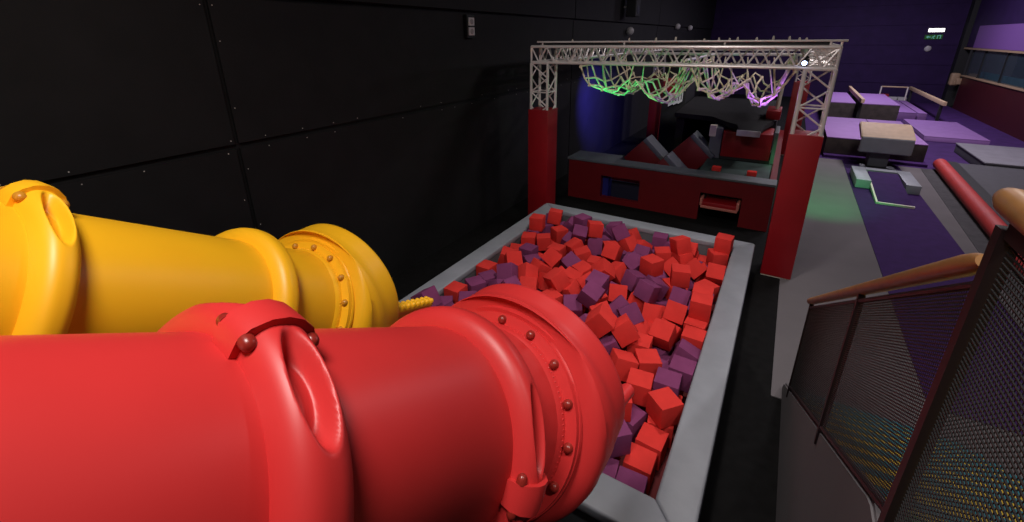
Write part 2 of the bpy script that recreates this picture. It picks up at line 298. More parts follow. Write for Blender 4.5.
CUBES = [
('P', -3.214, 3.995, 0.261, 0.997, 0, -0, -0.075),
('P', -3.229, 4.358, 0.261, 0.5, -0.5, 0.5, 0.5),
('P', -3.223, 4.625, 0.261, 1, 0, -0, -0.029),
('R', -3.229, 4.889, 0.261, 1, -0, -0, 0.001),
('R', -3.207, 5.135, 0.261, 0.997, -0, 0, 0.075),
('R', -3.216, 5.377, 0.398, 0.385, 0.921, 0.013, 0.052),
('P', -3.198, 5.641, 0.261, 0.559, -0.433, 0.559, 0.433),
('P', -3.141, 5.987, 0.261, 0.229, 0.669, 0.229, -0.669),
('R', -3.229, 6.442, 0.261, 0.707, 0.707, 0, 0),
('P', -3.229, 6.691, 0.261, 1, -0, 0, -0),
('P', -2.883, 3.079, 0.38, 0.463, -0.117, 0.581, 0.659),
('R', -2.742, 3.625, 0.297, 0.797, 0.517, 0.169, 0.261),
('R', -2.95, 3.875, 0.261, 0.706, -0.039, -0.706, -0.039),
('R', -2.986, 4.394, 0.261, 0.777, -0, 0, 0.63),
('R', -2.996, 4.684, 0.261, 0.999, -0, 0, -0.034),
('P', -2.956, 4.942, 0.261, 0.551, -0, 0, 0.834),
('P', -2.972, 5.182, 0.261, 0.701, 0.701, 0.093, 0.093),
('R', -2.975, 5.493, 0.261, 0.516, -0.483, 0.516, 0.483),
('P', -2.826, 5.857, 0.261, 0.53, -0.468, 0.53, 0.468),
('P', -2.68, 6.26, 0.261, 0.898, 0, 0, 0.44),
('P', -2.987, 6.469, 0.406, 0.299, 0.19, -0.641, 0.681),
('R', -2.999, 6.697, 0.261, 0.733, -0, 0, 0.68),
('P', -2.5, 3.583, 0.462, 0.372, 0.397, -0.051, 0.838),
('R', -2.961, 4.135, 0.261, 0.703, -0.076, -0.703, -0.076),
('P', -2.736, 4.364, 0.261, 0.986, 0, -0, -0.164),
('P', -2.621, 4.655, 0.261, 0.701, -0.701, 0.092, -0.092),
('P', -2.681, 4.964, 0.261, 0.689, 0.16, -0.689, 0.16),
('P', -2.759, 5.352, 0.261, 0.722, -0, 0, 0.692),
('R', -2.724, 5.582, 0.261, 0.707, 0.013, 0.707, -0.013),
('R', -2.607, 5.82, 0.261, 0.53, -0.53, -0.468, 0.468),
('P', -2.617, 6.03, 0.452, 0.722, 0.254, 0.006, 0.643),
('R', -2.445, 6.24, 0.455, 0.932, 0.068, 0.189, -0.303),
('P', -2.739, 6.542, 0.261, 0.994, -0, 0, -0.107),
('P', -2.284, 3.472, 0.261, 0.783, 0, 0, 0.622),
('R', -2.206, 3.947, 0.261, 0.054, 0.705, -0.054, 0.705),
('P', -2.694, 4.054, 0.338, 0.7, -0.366, 0.054, 0.611),
('P', -2.489, 4.273, 0.261, 0.58, -0.58, -0.404, 0.404),
('P', -2.42, 4.542, 0.302, 0.392, -0.531, 0.687, 0.303),
('P', -2.407, 4.832, 0.261, 0.852, 0, 0, 0.523),
('P', -2.336, 5.322, 0.306, 0.928, 0.315, 0.064, 0.19),
('P', -2.497, 5.584, 0.261, 0.726, -0, 0, 0.688),
('R', -2.375, 5.803, 0.261, 0.74, -0, -0, 0.673),
('P', -2.303, 6.101, 0.261, 0.891, 0, 0, 0.455),
('R', -2.206, 6.561, 0.307, 0.813, 0.187, -0.37, 0.41),
('P', -2.411, 6.72, 0.261, 0.52, -0, -0, 0.854),
('P', -2.029, 3.383, 0.306, 0.94, -0.039, -0.317, -0.117),
('P', -2.258, 3.719, 0.484, 0.281, -0.525, -0.59, 0.545),
('P', -2.202, 4.175, 0.261, 0.996, -0, -0, -0.095),
('R', -2.222, 4.422, 0.261, 0.992, -0, -0, -0.127),
('P', -2.122, 4.637, 0.297, 0.839, 0.048, 0.536, -0.075),
('P', -2.094, 4.857, 0.261, 0.996, 0, -0, -0.089),
('P', -2.04, 5.222, 0.261, 1, 0, 0, 0.028),
('R', -2.167, 5.519, 0.261, 0.954, -0, 0, 0.298),
('P', -2.14, 5.826, 0.335, 0.744, -0.182, 0.103, 0.635),
('R', -2.041, 6.058, 0.261, 0.704, 0.067, 0.704, -0.067),
('P', -2.05, 6.371, 0.261, 0.652, 0.652, -0.274, -0.274),
('P', -2.104, 6.759, 0.517, 0.563, -0.427, 0.427, -0.563),
('P', -1.839, 3.329, 0.422, 0.907, 0.113, 0.407, 0.006),
('P', -2.001, 3.654, 0.304, 0.955, -0.019, 0.289, 0.062),
('P', -1.955, 4.091, 0.261, 0.629, 0.629, 0.324, 0.324),
('R', -2.09, 4.287, 0.483, 0.691, 0.691, -0.152, -0.152),
('R', -1.975, 4.602, 0.5, 0.68, -0.513, 0.342, 0.396),
('R', -1.829, 4.977, 0.384, 0.509, -0.472, -0.072, 0.717),
('P', -1.797, 5.231, 0.274, 0.749, -0.663, -0.015, 0.017),
('R', -1.893, 5.478, 0.261, 0.452, -0.544, 0.452, 0.544),
('P', -1.889, 5.706, 0.261, 0.705, 0.705, 0.058, 0.058),
('R', -1.824, 6.005, 0.261, 0.547, -0.449, 0.547, 0.449),
('R', -1.773, 6.264, 0.261, 0.794, 0, -0, 0.609),
('R', -1.569, 6.469, 0.413, 0.326, 0.813, 0.439, -0.198),
('P', -1.616, 3.342, 0.261, 0.705, 0.705, 0.05, 0.05),
('P', -1.692, 3.589, 0.307, 0.562, -0.249, -0.32, 0.721),
('P', -1.756, 3.919, 0.301, 0.86, -0.225, -0.116, 0.443),
('R', -1.823, 4.504, 0.261, 0.433, 0.433, 0.559, 0.559),
('R', -1.628, 4.768, 0.261, 1, 0, 0, 0.004),
('P', -1.495, 4.999, 0.415, 0.934, -0.319, 0.119, 0.106),
('P', -1.542, 5.202, 0.299, 0.964, -0.226, -0.032, 0.136),
('R', -1.511, 5.484, 0.261, 0.995, -0, 0, 0.104),
('P', -1.66, 5.684, 0.261, 0.647, -0, 0, 0.763),
('R', -1.589, 5.987, 0.261, 0.998, -0, 0, -0.059),
('P', -1.516, 6.258, 0.307, 0.67, 0.264, -0.278, 0.636),
('P', -1.366, 6.641, 0.261, 0.996, -0, 0, 0.094),
('P', -1.396, 3.371, 0.261, 0.998, -0, -0, 0.067),
('P', -1.374, 3.598, 0.261, 0.706, 0.047, -0.706, 0.047),
('P', -1.521, 3.804, 0.412, 0.594, 0.223, 0.281, 0.72),
('R', -1.462, 4.48, 0.261, 0.6, -0.374, 0.6, 0.374),
('P', -1.226, 4.69, 0.306, 0.594, -0.225, 0.67, -0.384),
('R', -1.189, 4.967, 0.373, 0.675, -0.057, 0.244, 0.694),
('R', -1.219, 5.195, 0.271, 0.503, 0.451, 0.545, 0.497),
('R', -1.261, 5.426, 0.261, 0.707, 0.707, 0.025, 0.025),
('P', -1.433, 5.726, 0.261, 0.678, -0, -0, 0.735),
('P', -1.36, 5.96, 0.261, 0.999, -0, 0, -0.043),
('P', -1.286, 6.344, 0.261, 0.707, 0.029, 0.707, -0.029),
('P', -1.115, 6.739, 0.261, 0.999, -0, 0, 0.052),
('P', -1.013, 3.157, 0.261, 0.489, -0.489, -0.511, 0.511),
('P', -0.942, 3.391, 0.261, 0.999, -0, -0, 0.04),
('P', -1.142, 3.603, 0.261, 0.684, 0, 0, 0.73),
('P', -1.299, 3.838, 0.261, 0.639, 0, -0, 0.769),
('R', -1.229, 4.308, 0.261, 0.635, 0.31, 0.635, -0.31),
('R', -0.937, 4.537, 0.306, 0.615, 0.322, -0.303, 0.653),
('R', -0.946, 4.954, 0.306, 0.944, -0.319, -0.028, 0.083),
('P', -0.964, 5.226, 0.261, 0.998, -0, -0, 0.06),
('R', -1.026, 5.507, 0.261, 0.588, 0, 0, 0.809),
('R', -1.226, 5.696, 0.435, 0.61, -0.198, -0.314, 0.7),
('R', -1.119, 6.119, 0.261, 0.997, 0, 0, 0.073),
('P', -0.948, 6.434, 0.261, 1, -0, -0, -0.015),
('R', -0.861, 6.715, 0.305, 0.952, 0.305, 0, -0),
('P', -0.747, 2.556, 0.261, 0.665, 0, -0, 0.747),
('R', -0.81, 2.905, 0.261, 0.67, 0, -0, 0.742),
('P', -0.731, 3.203, 0.261, 0.988, -0, 0, -0.155),
('P', -0.721, 3.542, 0.261, 0.049, 0.705, 0.049, -0.705),
('R', -0.778, 3.767, 0.261, 0.469, -0.469, -0.529, 0.529),
('R', -0.926, 3.984, 0.261, 0.491, -0.508, 0.491, 0.508),
('P', -0.739, 4.274, 0.261, 0.983, -0, 0, -0.185),
('P', -0.67, 4.665, 0.306, 0.675, 0.287, -0.325, 0.597),
('P', -0.729, 5.014, 0.261, 0.705, -0.705, -0.055, 0.055),
('R', -0.739, 5.245, 0.261, 0.652, 0, 0, 0.758),
('R', -0.793, 5.559, 0.261, 0.997, -0, 0, 0.078),
('P', -1.049, 5.76, 0.307, 0.222, 0.554, 0.745, 0.298),
('P', -0.869, 6.09, 0.261, 0.707, -0.707, 0.026, -0.026),
('P', -0.679, 6.449, 0.261, 0.649, -0.649, -0.28, 0.28),
('R', -0.635, 6.717, 0.261, 1, -0, 0, 0.005),
('P', -0.518, 2.538, 0.261, 0.999, 0, 0, 0.033),
('R', -0.513, 2.792, 0.261, 0.5, -0.5, 0.5, 0.5),
('R', -0.485, 3.049, 0.261, 0.999, 0, 0, -0.034),
('R', -0.473, 3.3, 0.261, 0.996, -0, -0, 0.086),
('R', -0.464, 3.541, 0.261, 0.496, 0.496, 0.504, 0.504),
('P', -0.628, 4.03, 0.261, 0.972, 0, -0, 0.237),
('P', -0.45, 4.463, 0.261, 0, -0.978, 0.209, 0),
('P', -0.419, 4.753, 0.261, 0.733, 0, -0, 0.68),
('R', -0.494, 4.999, 0.261, 1, 0, 0, 0.031),
('P', -0.471, 5.259, 0.261, 1, 0, -0, -0.026),
('P', -0.546, 5.489, 0.261, 0.484, -0.516, 0.484, 0.516),
('R', -0.514, 5.724, 0.261, 0.999, -0, -0, -0.037),
('P', -0.432, 5.947, 0.261, 0.703, -0.072, -0.703, -0.072),
('P', -0.411, 6.496, 0.261, 0.501, -0.499, 0.501, 0.499),
('P', -0.411, 6.758, 0.261, 0.707, 0, -0, 0.707),
('P', -3.152, 3.481, 0.483, 0.461, -0, -0, 0.887),
('P', -2.961, 3.727, 0.484, 0.68, -0.206, 0.672, 0.209),
('R', -3.228, 3.821, 0.483, 0.497, 0.503, -0.497, 0.503),
('P', -3.094, 4.072, 0.483, 0.611, 0.611, 0.355, 0.355),
('R', -2.841, 4.591, 0.491, 0.912, -0.262, -0.294, -0.115),
('P', -3.029, 4.291, 0.483, 0.967, 0, -0, -0.256),
('R', -2.459, 4.375, 0.529, 0.076, -0.183, 0.905, -0.377),
('P', -3.229, 6.675, 0.499, 0.997, -0.078, -0, -0),
('P', -3.185, 6.247, 0.483, 0.674, 0.674, -0.213, -0.213),
('R', -2.93, 6.135, 0.261, 0.948, -0, 0, 0.319),
('P', -3.211, 5.941, 0.483, 0.707, -0.008, -0.707, -0.008),
('P', -2.98, 5.302, 0.483, 0.727, -0, 0, 0.687),
('R', -3.166, 4.971, 0.508, 0.967, 0.034, 0.172, 0.186),
('R', -3.193, 5.686, 0.483, 0.58, -0.405, -0.58, -0.405),
('R', -2.56, 5.274, 0.46, 0.471, 0.363, 0.643, -0.483),
('R', -2.962, 5.773, 0.482, 0.325, -0.387, -0.623, 0.597),
('R', -2.617, 5.526, 0.483, 0.707, 0.707, -0.012, -0.012),
('R', -2.482, 5.086, 0.641, 0.022, 0.556, 0.711, -0.43),
('R', -2.297, 5.041, 0.373, 0.016, -0.242, -0.456, -0.856),
('R', -2.559, 4.86, 0.526, 0.256, 0.441, -0.85, 0.133),
('R', -2.615, 4.603, 0.564, 0.878, 0.354, -0.31, 0.087),
('R', -2.313, 4.634, 0.505, 0.89, -0.259, 0.131, 0.353),
('R', -3.22, 4.516, 0.483, 0.51, -0.49, 0.51, 0.49),
('R', -2.078, 4.859, 0.512, 0.706, 0.109, 0.097, 0.693),
('P', -2.786, 4.381, 0.642, 0.503, 0.248, -0.354, 0.748),
('R', -2.669, 6.738, 0.482, 0.701, -0.706, -0.069, 0.071),
('R', -3.06, 6.376, 0.696, 0.474, 0.568, -0.358, 0.57),
('P', -2.556, 6.506, 0.454, 0.944, 0.105, 0.283, 0.132),
('R', -2.26, 6.181, 0.714, 0.871, -0.078, -0.029, -0.484),
('R', -1.82, 6.75, 0.443, 0.341, -0.371, -0.586, -0.635),
('P', -2.247, 6.44, 0.521, 0.862, 0.259, -0.292, 0.324),
('R', -1.819, 6.513, 0.261, 0, -0.122, -0.993, 0),
('P', -2.534, 6.329, 0.713, 0.582, 0.404, -0.587, 0.392),
('P', -2.15, 6.177, 0.487, 0.921, -0.071, 0.043, 0.38),
('R', -2.398, 5.74, 0.53, 0.603, 0.619, 0.184, 0.469),
('R', -3.192, 5.972, 0.705, 0.549, 0.446, 0.549, -0.446),
('R', -2.191, 5.576, 0.511, 0.938, 0.041, -0.14, 0.315),
('P', -2.254, 5.263, 0.519, 0.781, 0.315, -0.063, 0.536),
('P', -2.136, 5.896, 0.557, 0.702, -0.232, 0.673, -0.004),
('R', -1.929, 6.043, 0.483, 0.956, -0, -0, 0.292),
('P', -1.764, 5.824, 0.518, 0.661, 0.441, -0.4, 0.457),
('R', -1.159, 5.444, 0.705, 0.681, -0.681, 0.192, -0.192),
('R', -1.942, 5.434, 0.483, 0.998, -0, 0, 0.06),
('R', -2.876, 6.17, 0.483, 0.879, -0, -0, 0.477),
('R', -2.128, 4.529, 0.66, 0.832, -0.036, -0.25, 0.494),
('R', -1.6, 5.379, 0.505, 0.761, -0.394, 0.395, 0.332),
('P', -1.322, 5.248, 0.525, 0.95, -0.153, 0.074, -0.262),
('P', -1.612, 4.614, 0.715, 0.735, 0.056, -0.663, -0.133),
('R', -1.408, 4.82, 0.524, 0.688, -0.328, 0.639, -0.107),
('R', -1.624, 4.623, 0.488, 0.936, 0.115, 0.085, -0.321),
('P', -1.808, 4.344, 0.472, 0.664, 0.015, 0.672, 0.328),
('R', -1.94, 3.987, 0.495, 0.563, -0.408, 0.621, 0.362),
('R', -1.664, 4.16, 0.261, 0.572, 0.416, -0.572, 0.416),
('P', -1.609, 4.39, 0.685, 0.678, -0.317, -0.427, 0.507),
('P', -1.4, 4.087, 0.342, 0.295, -0.89, 0.019, -0.346),
('P', -1.281, 4.544, 0.519, 0.851, -0.189, -0.405, 0.276),
('P', -1.073, 4.959, 0.601, 0.602, 0.511, 0.549, 0.273),
('R', -0.974, 4.279, 0.428, 0.731, 0.572, -0.335, 0.164),
('R', -1.721, 5.141, 0.606, 0.879, 0.092, 0.394, 0.252),
('P', -1.606, 6.756, 0.261, 0.507, -0.507, -0.493, 0.493),
('P', -1.35, 6.747, 0.483, 0.664, -0, 0, 0.748),
('R', -1.73, 6.256, 0.531, 0.379, -0.737, -0.507, 0.237),
('R', -1.178, 6.217, 0.495, 0.032, 0.573, 0.817, 0.05),
('R', -0.876, 6.595, 0.491, 0.682, 0.218, -0.213, 0.665),
('R', -0.682, 5.995, 0.524, 0.392, 0.215, 0.449, -0.773),
('R', -0.42, 6.673, 0.705, 0.521, -0.478, 0.521, 0.478),
('R', -0.617, 6.176, 0.391, 0.434, -0.108, -0.862, 0.238),
('R', -0.895, 6.237, 0.504, 0.263, -0.745, 0.267, 0.552),
('P', -1.092, 5.48, 0.483, 0.194, -0, -0, -0.981),
('P', -0.774, 5.841, 0.337, 0.925, -0.151, 0.338, -0.082),
('R', -0.414, 5.964, 0.528, 0.677, 0.223, 0.228, -0.663),
('P', -1.878, 6.308, 0.691, 0.533, -0.773, -0.342, -0.037),
('R', -0.462, 5.512, 0.483, 0.864, -0, 0, 0.503),
('P', -1.044, 5.212, 0.519, 0.911, -0.078, 0.201, 0.353),
('R', -0.775, 5.368, 0.705, 0.992, -0, 0, 0.13),
('R', -0.838, 5.369, 0.483, 0.932, 0, 0, 0.361),
('P', -0.449, 5.202, 0.49, 0.999, -0.031, -0.001, 0.025),
('P', -1.937, 6.516, 0.502, 0.08, -0.057, 0.769, 0.632),
('P', -1.459, 6.123, 0.489, 0.922, 0.384, -0.001, -0.045),
('R', -0.96, 5.927, 0.484, 0.094, 0.432, -0.304, -0.844),
('R', -0.954, 4.748, 0.423, 0.892, 0.437, 0.095, 0.067),
('R', -0.702, 4.832, 0.461, 0.638, 0.361, -0.255, 0.63),
('P', -0.691, 5.1, 0.529, 0.931, -0.36, 0.021, -0.055),
('R', -0.446, 4.986, 0.705, 0.487, -0.512, 0.487, 0.512),
('P', -0.465, 4.925, 0.483, 0.686, 0, 0, 0.727),
('R', -0.424, 4.765, 0.705, 0.487, -0.512, 0.487, 0.512),
('R', -0.414, 4.388, 0.483, 0.494, 0.506, 0.494, -0.506),
('R', -0.43, 4.629, 0.483, 0.736, 0, -0, 0.677),
('R', -1.422, 4.289, 0.517, 0.619, -0.074, 0.618, 0.479),
('P', -1.188, 4.066, 0.511, 0.871, 0.053, -0.391, 0.293),
('R', -0.879, 3.991, 0.483, 0.707, -0.707, -0.016, 0.016),
('R', -0.708, 4.249, 0.551, 0.641, -0.348, 0.381, 0.568),
('R', -0.674, 4.659, 0.596, 0.632, -0.19, 0.271, 0.701),
('P', -1.16, 3.787, 0.522, 0.823, -0.146, 0.491, 0.246),
('R', -0.738, 3.772, 0.483, 0.357, 0.358, 0.61, 0.61),
('P', -0.415, 3.822, 0.483, 0.505, 0.495, -0.505, 0.495),
('P', -0.497, 3.567, 0.483, 1, 0, -0, 0.025),
('R', -0.95, 3.619, 0.495, 0.769, 0.568, 0.273, 0.104),
('P', -0.442, 4.144, 0.448, 0.572, -0.054, 0.815, -0.077),
('R', -0.457, 3.3, 0.483, 0.91, -0, 0, 0.415),
('R', -0.517, 3.832, 0.261, 0.965, 0, -0, 0.261),
('P', -1.11, 4.373, 0.585, 0.361, 0.017, 0.476, -0.802),
('R', -0.687, 4.482, 0.432, 0.937, -0.325, 0.095, -0.084),
('R', -0.718, 3.428, 0.483, 0.527, -0.471, -0.527, -0.471),
('R', -1.041, 3.913, 0.692, 0.703, -0.454, 0.142, -0.529),
('R', -0.835, 3.149, 0.483, 0.549, 0, 0, 0.836),
('R', -0.998, 2.949, 0.611, 0.291, 0.346, 0.772, -0.447),
('R', -1.271, 3.828, 0.785, 0.221, -0.6, -0.715, 0.283),
('P', -1.288, 2.493, 0.483, 0.159, -0.159, 0.689, -0.689),
('P', -1.084, 2.668, 0.483, 0.63, -0.32, -0.63, -0.32),
('R', -1.743, 3.758, 0.555, 0.34, -0.868, -0.22, 0.288),
('P', -0.749, 2.781, 0.483, 0.651, -0.276, -0.651, -0.276),
('R', -1.099, 3.345, 0.489, 0.415, -0.634, -0.514, 0.401),
('P', -3.022, 2.49, 0.425, 0.075, -0.905, 0.181, -0.377),
('P', -2.697, 2.506, 0.483, 0.974, 0, 0, -0.225),
('R', -1.38, 3.324, 0.526, 0.952, 0.291, 0.028, 0.092),
('R', -2.937, 4.785, 0.594, 0.867, 0.343, 0.145, 0.332),
('P', -1.513, 5.799, 0.483, 0.727, -0, 0, 0.687),
('R', -2.113, 3.015, 0.483, 0.829, -0, 0, 0.56),
('P', -1.426, 3.86, 0.617, 0.091, -0.372, -0.749, -0.541),
('R', -1.467, 2.665, 0.485, 0.973, -0.043, -0.031, 0.223),
('P', -2.166, 3.066, 0.705, 0.419, 0.57, -0.419, 0.57),
('P', -2.678, 3.452, 0.506, 0.916, -0.167, -0.143, -0.336),
('R', -2.346, 2.803, 0.483, 0.707, -0.019, -0.707, -0.019),
('P', -2.047, 3.57, 0.567, 0.156, 0.535, -0.275, 0.783),
('P', -3.187, 3.237, 0.733, 0.673, -0.217, -0.183, 0.683),
('R', -1.809, 2.754, 0.483, 0.675, 0.675, 0.21, 0.21),
('R', -2.277, 2.626, 0.688, 0.723, 0.279, -0.249, 0.581),
('R', -2.417, 3.843, 0.649, 0.053, -0.695, 0.694, -0.18),
('P', -1.645, 3.253, 0.554, 0.53, 0.317, 0.187, 0.764),
('R', -2.387, 3.473, 0.63, 0.779, 0.338, 0.174, 0.5),
('R', -2.722, 3.181, 0.651, 0.912, -0.276, -0.154, 0.263),
('R', -2.296, 3.168, 0.483, 0.858, 0, -0, 0.514),
('R', -2.666, 3.818, 0.489, 0.708, -0.449, -0.544, 0.027),
('P', -2.576, 4.1, 0.615, 0.572, 0.221, -0.354, -0.706),
('R', -2.198, 3.376, 0.513, 0.859, -0.094, -0.467, -0.187),
('P', -1.294, 2.812, 0.612, 0.446, 0.526, 0.721, -0.073),
('P', -2.787, 4.178, 0.498, 0.835, 0.456, -0.303, 0.057),
('P', -3.047, 3.111, 0.526, 0.911, 0.208, 0.331, -0.132),
('P', -2.456, 4.034, 0.431, 0.136, 0.909, -0.001, 0.394),
('R', -1.953, 2.705, 0.705, 0.968, 0, 0, 0.253),
('R', -2.024, 5.152, 0.491, 0.74, -0.634, 0.173, -0.142),
('P', -1.712, 2.551, 0.483, 0.329, -0.329, -0.626, 0.626),
('P', -2.163, 3.35, 0.75, 0.816, -0.032, 0.283, -0.503),
('P', -1.526, 3.015, 0.483, 0.99, 0, -0, 0.14),
('P', -2.931, 3.326, 0.554, 0.868, -0.093, -0.259, 0.414),
('R', -0.961, 6.276, 0.713, 0.337, 0.099, -0.094, -0.931),
('R', -0.471, 6.589, 0.483, 0.347, -0.616, 0.347, 0.616),
('P', -2.753, 5.018, 0.483, 0.911, -0, 0, 0.412),
('R', -1.768, 5.626, 0.672, 0.618, 0.371, 0.631, 0.288),
('R', -2.411, 2.482, 0.483, 0.14, 0, -0, 0.99),
('P', -2.902, 2.687, 0.469, 0.594, 0.105, 0.118, -0.789),
('P', -2.452, 6.008, 0.638, 0.534, 0.822, 0.199, 0.006),
('R', -1.239, 3.067, 0.493, 0.707, 0.141, -0.085, 0.688),
('P', -1.137, 6.526, 0.465, 0.417, 0.328, 0.526, -0.665),
('R', -1.832, 3.033, 0.585, 0.225, 0.227, 0.83, -0.457),
('P', -2.174, 4.057, 0.483, 0.072, -0.703, 0.072, 0.703),
('P', -2.793, 6.459, 0.533, 0.605, -0.225, -0.363, 0.672),
('R', -1.794, 4.807, 0.554, 0.82, 0.369, -0.085, 0.43),
('R', -2.047, 2.641, 0.483, 0.998, -0, 0, 0.061),
('P', -2.395, 2.912, 0.744, 0.63, 0.77, 0.082, -0.055),
('R', -1.514, 3.558, 0.586, 0.112, 0.784, -0.354, -0.498),
('R', -2.531, 3.051, 0.521, 0.9, -0.087, -0.21, -0.371),
('P', -1.418, 5.533, 0.615, 0.573, 0.435, 0.694, 0.023)]
HS = .111
def cube_mesh(name, m, bev):
    me_o = link(name, B((-HS, HS, -HS, HS, -HS, HS), bev=bev, seg=2), m, smooth=True, sharp=50)
    return me_o
proto = {}
for c, m in (('R', M['foam_red']), ('P', M['foam_purple'])):
    o = cube_mesh('foam_cube', m, .008); proto[c] = o
def where(x, y):
    """words for a place in the pit, from its rims and the tubes above it"""
    fx = ['by the left rim', 'in the left part', 'left of centre', 'at centre', 'right of centre', 'in the right part', 'by the right rim'][min(6, int((x-X0)/(X1-X0)*7))]
    fy = ['by the near rim', 'at the tube mouths', 'nearer half', 'midway down', 'farther half', 'towards the far rim', 'close to the far rim', 'against the far rim'][min(7, int((y-Y0)/(Y1-Y0)*8))]
    return fx + ', ' + fy
used = {}
order = sorted(CUBES, key=lambda c: -c[3])
first = {'R': True, 'P': True}
items = []
for c in order:
    col, x, y, z = c[:4]; q = Quaternion(c[4:8])
    if first[col]: o = proto[col]; first[col] = False
    else: o = proto[col].copy(); COL.objects.link(o)
    o.location = (x, y, z); o.rotation_mode = 'QUATERNION'; o.rotation_quaternion = q
    R = q.to_matrix(); t = max(abs(R[2][0]), abs(R[2][1]), abs(R[2][2]))
    pose = 'flat' if t > .975 else 'tilted' if t > .86 else 'steep' if t > .72 else 'corner-up'
    lvl = 'buried' if z < .42 else 'half-sunk' if z < .52 else 'top-layer' if z < .64 else 'high' if z < .75 else 'topmost'
    k = '%s %s %s foam cube %s' % (lvl, pose, {'R': 'red', 'P': 'purple'}[col], where(x, y))
    items.append((o, k, x, y))
cnt = {}
for o, k, x, y in items: cnt.setdefault(k, []).append((o, x, y))
for k, L in cnt.items():
    if len(L) == 1: L[0][0]['label'] = k
    elif len(L) == 2:
        L.sort(key=lambda t: t[2]-.0*t[1]); L[0][0]['label'] = 'nearer ' + k; L[1][0]['label'] = 'farther ' + k
    else:
        L.sort(key=lambda t: t[2])
        nm = ['nearest ', 'second nearest ', 'third nearest ', 'fourth nearest ', 'fifth nearest ', 'sixth nearest ', 'seventh nearest ']
        for i, t in enumerate(L): t[0]['label'] = (nm[min(i, 6)] if i < len(L)-1 else 'farthest ') + k
for o, k, x, y in items: o['category'] = 'foam cube'; o['group'] = 'foam cubes in the pit'

